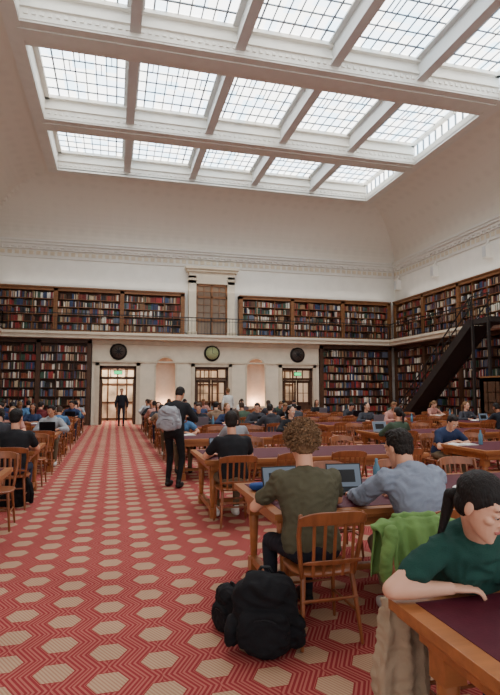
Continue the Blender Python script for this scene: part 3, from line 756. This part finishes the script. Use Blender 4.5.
backpack('backpack',(.80,3.62,.0),1.9,M['black'],M['dark'],0,.66)
gr=mat('light_grey_fabric',(158,160,166),.85,.1)
backpack('backpack',(.91,8.80,.98),-.5+math.pi,gr,M['dark'],-.22,.92)
backpack('backpack',(-1.3,8.05,.0),.6,M['black'],M['dark'])
# green jacket draped over the chair back: folded cloth sheet
def drape(name,m,loc,rz):
    path=[(-.375,.62),(-.372,.70),(-.365,.80),(-.352,.87),(-.315,.90),(-.27,.895),(-.235,.86),(-.222,.80),(-.215,.74),(-.205,.68)]
    nu=61; npth=(len(path)-1)*5+1; top=[];bot=[]
    for j in range(npth):
        t=j/5; i=min(int(t),len(path)-2); f=t-i; y=path[i][0]*(1-f)+path[i+1][0]*f; z=path[i][1]*(1-f)+path[i+1][1]*f
        hem=min(1,abs(j-npth*.47)/(npth*.45))
        for a in range(nu):
            u=-1+2*a/(nu-1); n1=noise.noise(V((u*3,j*.06,1.3)))
            w=.26*(1-.12*hem*abs(math.sin(j*.2)))+.015*math.sin(j*.35)
            fold=(.005+.020*hem)*(math.sin(u*11+n1*3)+.5*math.sin(u*23+j*.08))
            side=-1 if y<-.29 else 1
            zz=z+.06*hem*n1-.04*abs(u)**3+.014*noise.noise(V((u*6,j*.1,5)))
            top.append(V((u*w+.01*n1,y+side*(fold+.008),zz+(.008 if hem<.25 else 0)))); bot.append(V((u*w+.01*n1,y+side*(fold-.003),zz-(.006 if hem<.25 else 0))))
    n=len(top); fs=[]
    for j in range(npth-1):
        for a in range(nu-1):
            i=j*nu+a; fs.append((i,i+1,i+nu+1,i+nu)); fs.append((n+i,n+i+nu,n+i+nu+1,n+i+1))
    for a in range(nu-1): fs.append((a,n+a,n+a+1,a+1)); k=(npth-1)*nu+a; fs.append((k,k+1,n+k+1,n+k))
    for j in range(npth-1): i=j*nu; fs.append((i,i+nu,n+i+nu,n+i)); i=j*nu+nu-1; fs.append((i,n+i,n+i+nu,i+nu))
    b=MB(); b.add(top+bot,fs,0,True)
    q=MB(); q.limb((-.2,-.34,.86),(-.25,-.4,.7),.045,.04); q.limb((-.25,-.4,.7),(-.24,-.4,.5),.04,.035); q.limb((.2,-.21,.85),(.25,-.19,.72),.036,.032); q.limb((.25,-.19,.72),(.245,-.2,.62),.032,.03)
    q.limb((-.12,-.31,.90),(.12,-.31,.905),.02,.022)
    remesh(b,q,.008,2,0,.012,16)
    return b.obj(name,[m],loc,rz)
drape('green_jacket',mat('green_cloth',(104,136,76),.9,.15,8,.2,150),(1.67,2.39,.01),math.pi)
# beige coat hanging from the chair seat
R=[]
for i in range(22):
    t=i/21; z=.68-.6*t; w=.09+.05*math.sin(min(1,t*1.6)*math.pi/2)
    R.append([V((w*math.cos(a)*(1+.12*math.sin(5*a+t*2)),(.05+.02*t)*math.sin(a)*(1+.3*math.sin(7*a+t)),z)) for a in [2*math.pi*j/60 for j in range(60)]])
q=MB(); q.loft(R); q.limb((.03,0,.64),(.13,.12,.5),.05,.05); o=MB(); remesh(o,q,.009,1,0,.018,13)
o.obj('beige_coat',[mat('beige_wool',(166,146,122),.95,.1,14,.3,160)],(1.3,2.24,0),.1)
# ---------------------------------------------------------------- lights
def area(name,loc,rot,sx,sy,e,col):
    l=bpy.data.lights.new(name,'AREA'); l.shape='RECTANGLE'; l.size=sx; l.size_y=sy; l.energy=e; l.color=col
    o=bpy.data.objects.new(name,l); o.location=loc; o.rotation_euler=rot; C.objects.link(o)
WC=(1,.93,.85)  # invented warm fill along three walls, added to brighten ceiling and cove
area('ceiling_fill',(CX,YB-.25,6.75),(math.pi,0,0),20,.2,24,WC)
area('ceiling_fill',(XR-.25,14,6.75),(math.pi,0,0),.2,22,24,WC)
area('ceiling_fill',(XL+.25,14,6.75),(math.pi,0,0),.2,22,24,WC)
w=bpy.data.worlds.new('world'); bpy.context.scene.world=w; w.use_nodes=True
w.node_tree.nodes['Background'].inputs[0].default_value=(.96,.98,1,1); w.node_tree.nodes['Background'].inputs[1].default_value=1.45
# ---------------------------------------------------------------- camera
cam=bpy.data.cameras.new('camera'); co=bpy.data.objects.new('camera',cam); C.objects.link(co)
th=math.radians(14.6); ph=math.radians(4.8)
fw=V((math.sin(th)*math.cos(ph),math.cos(th)*math.cos(ph),math.sin(ph)))
co.location=(0,0,1.62); co.rotation_euler=fw.to_track_quat('-Z','Y').to_euler()
cam.sensor_width=36; cam.lens=520/695*36; cam.clip_start=.05; cam.clip_end=200
bpy.context.scene.camera=co
vs_=bpy.context.scene.view_settings
vs_.view_transform='AgX'
vs_.exposure=.28
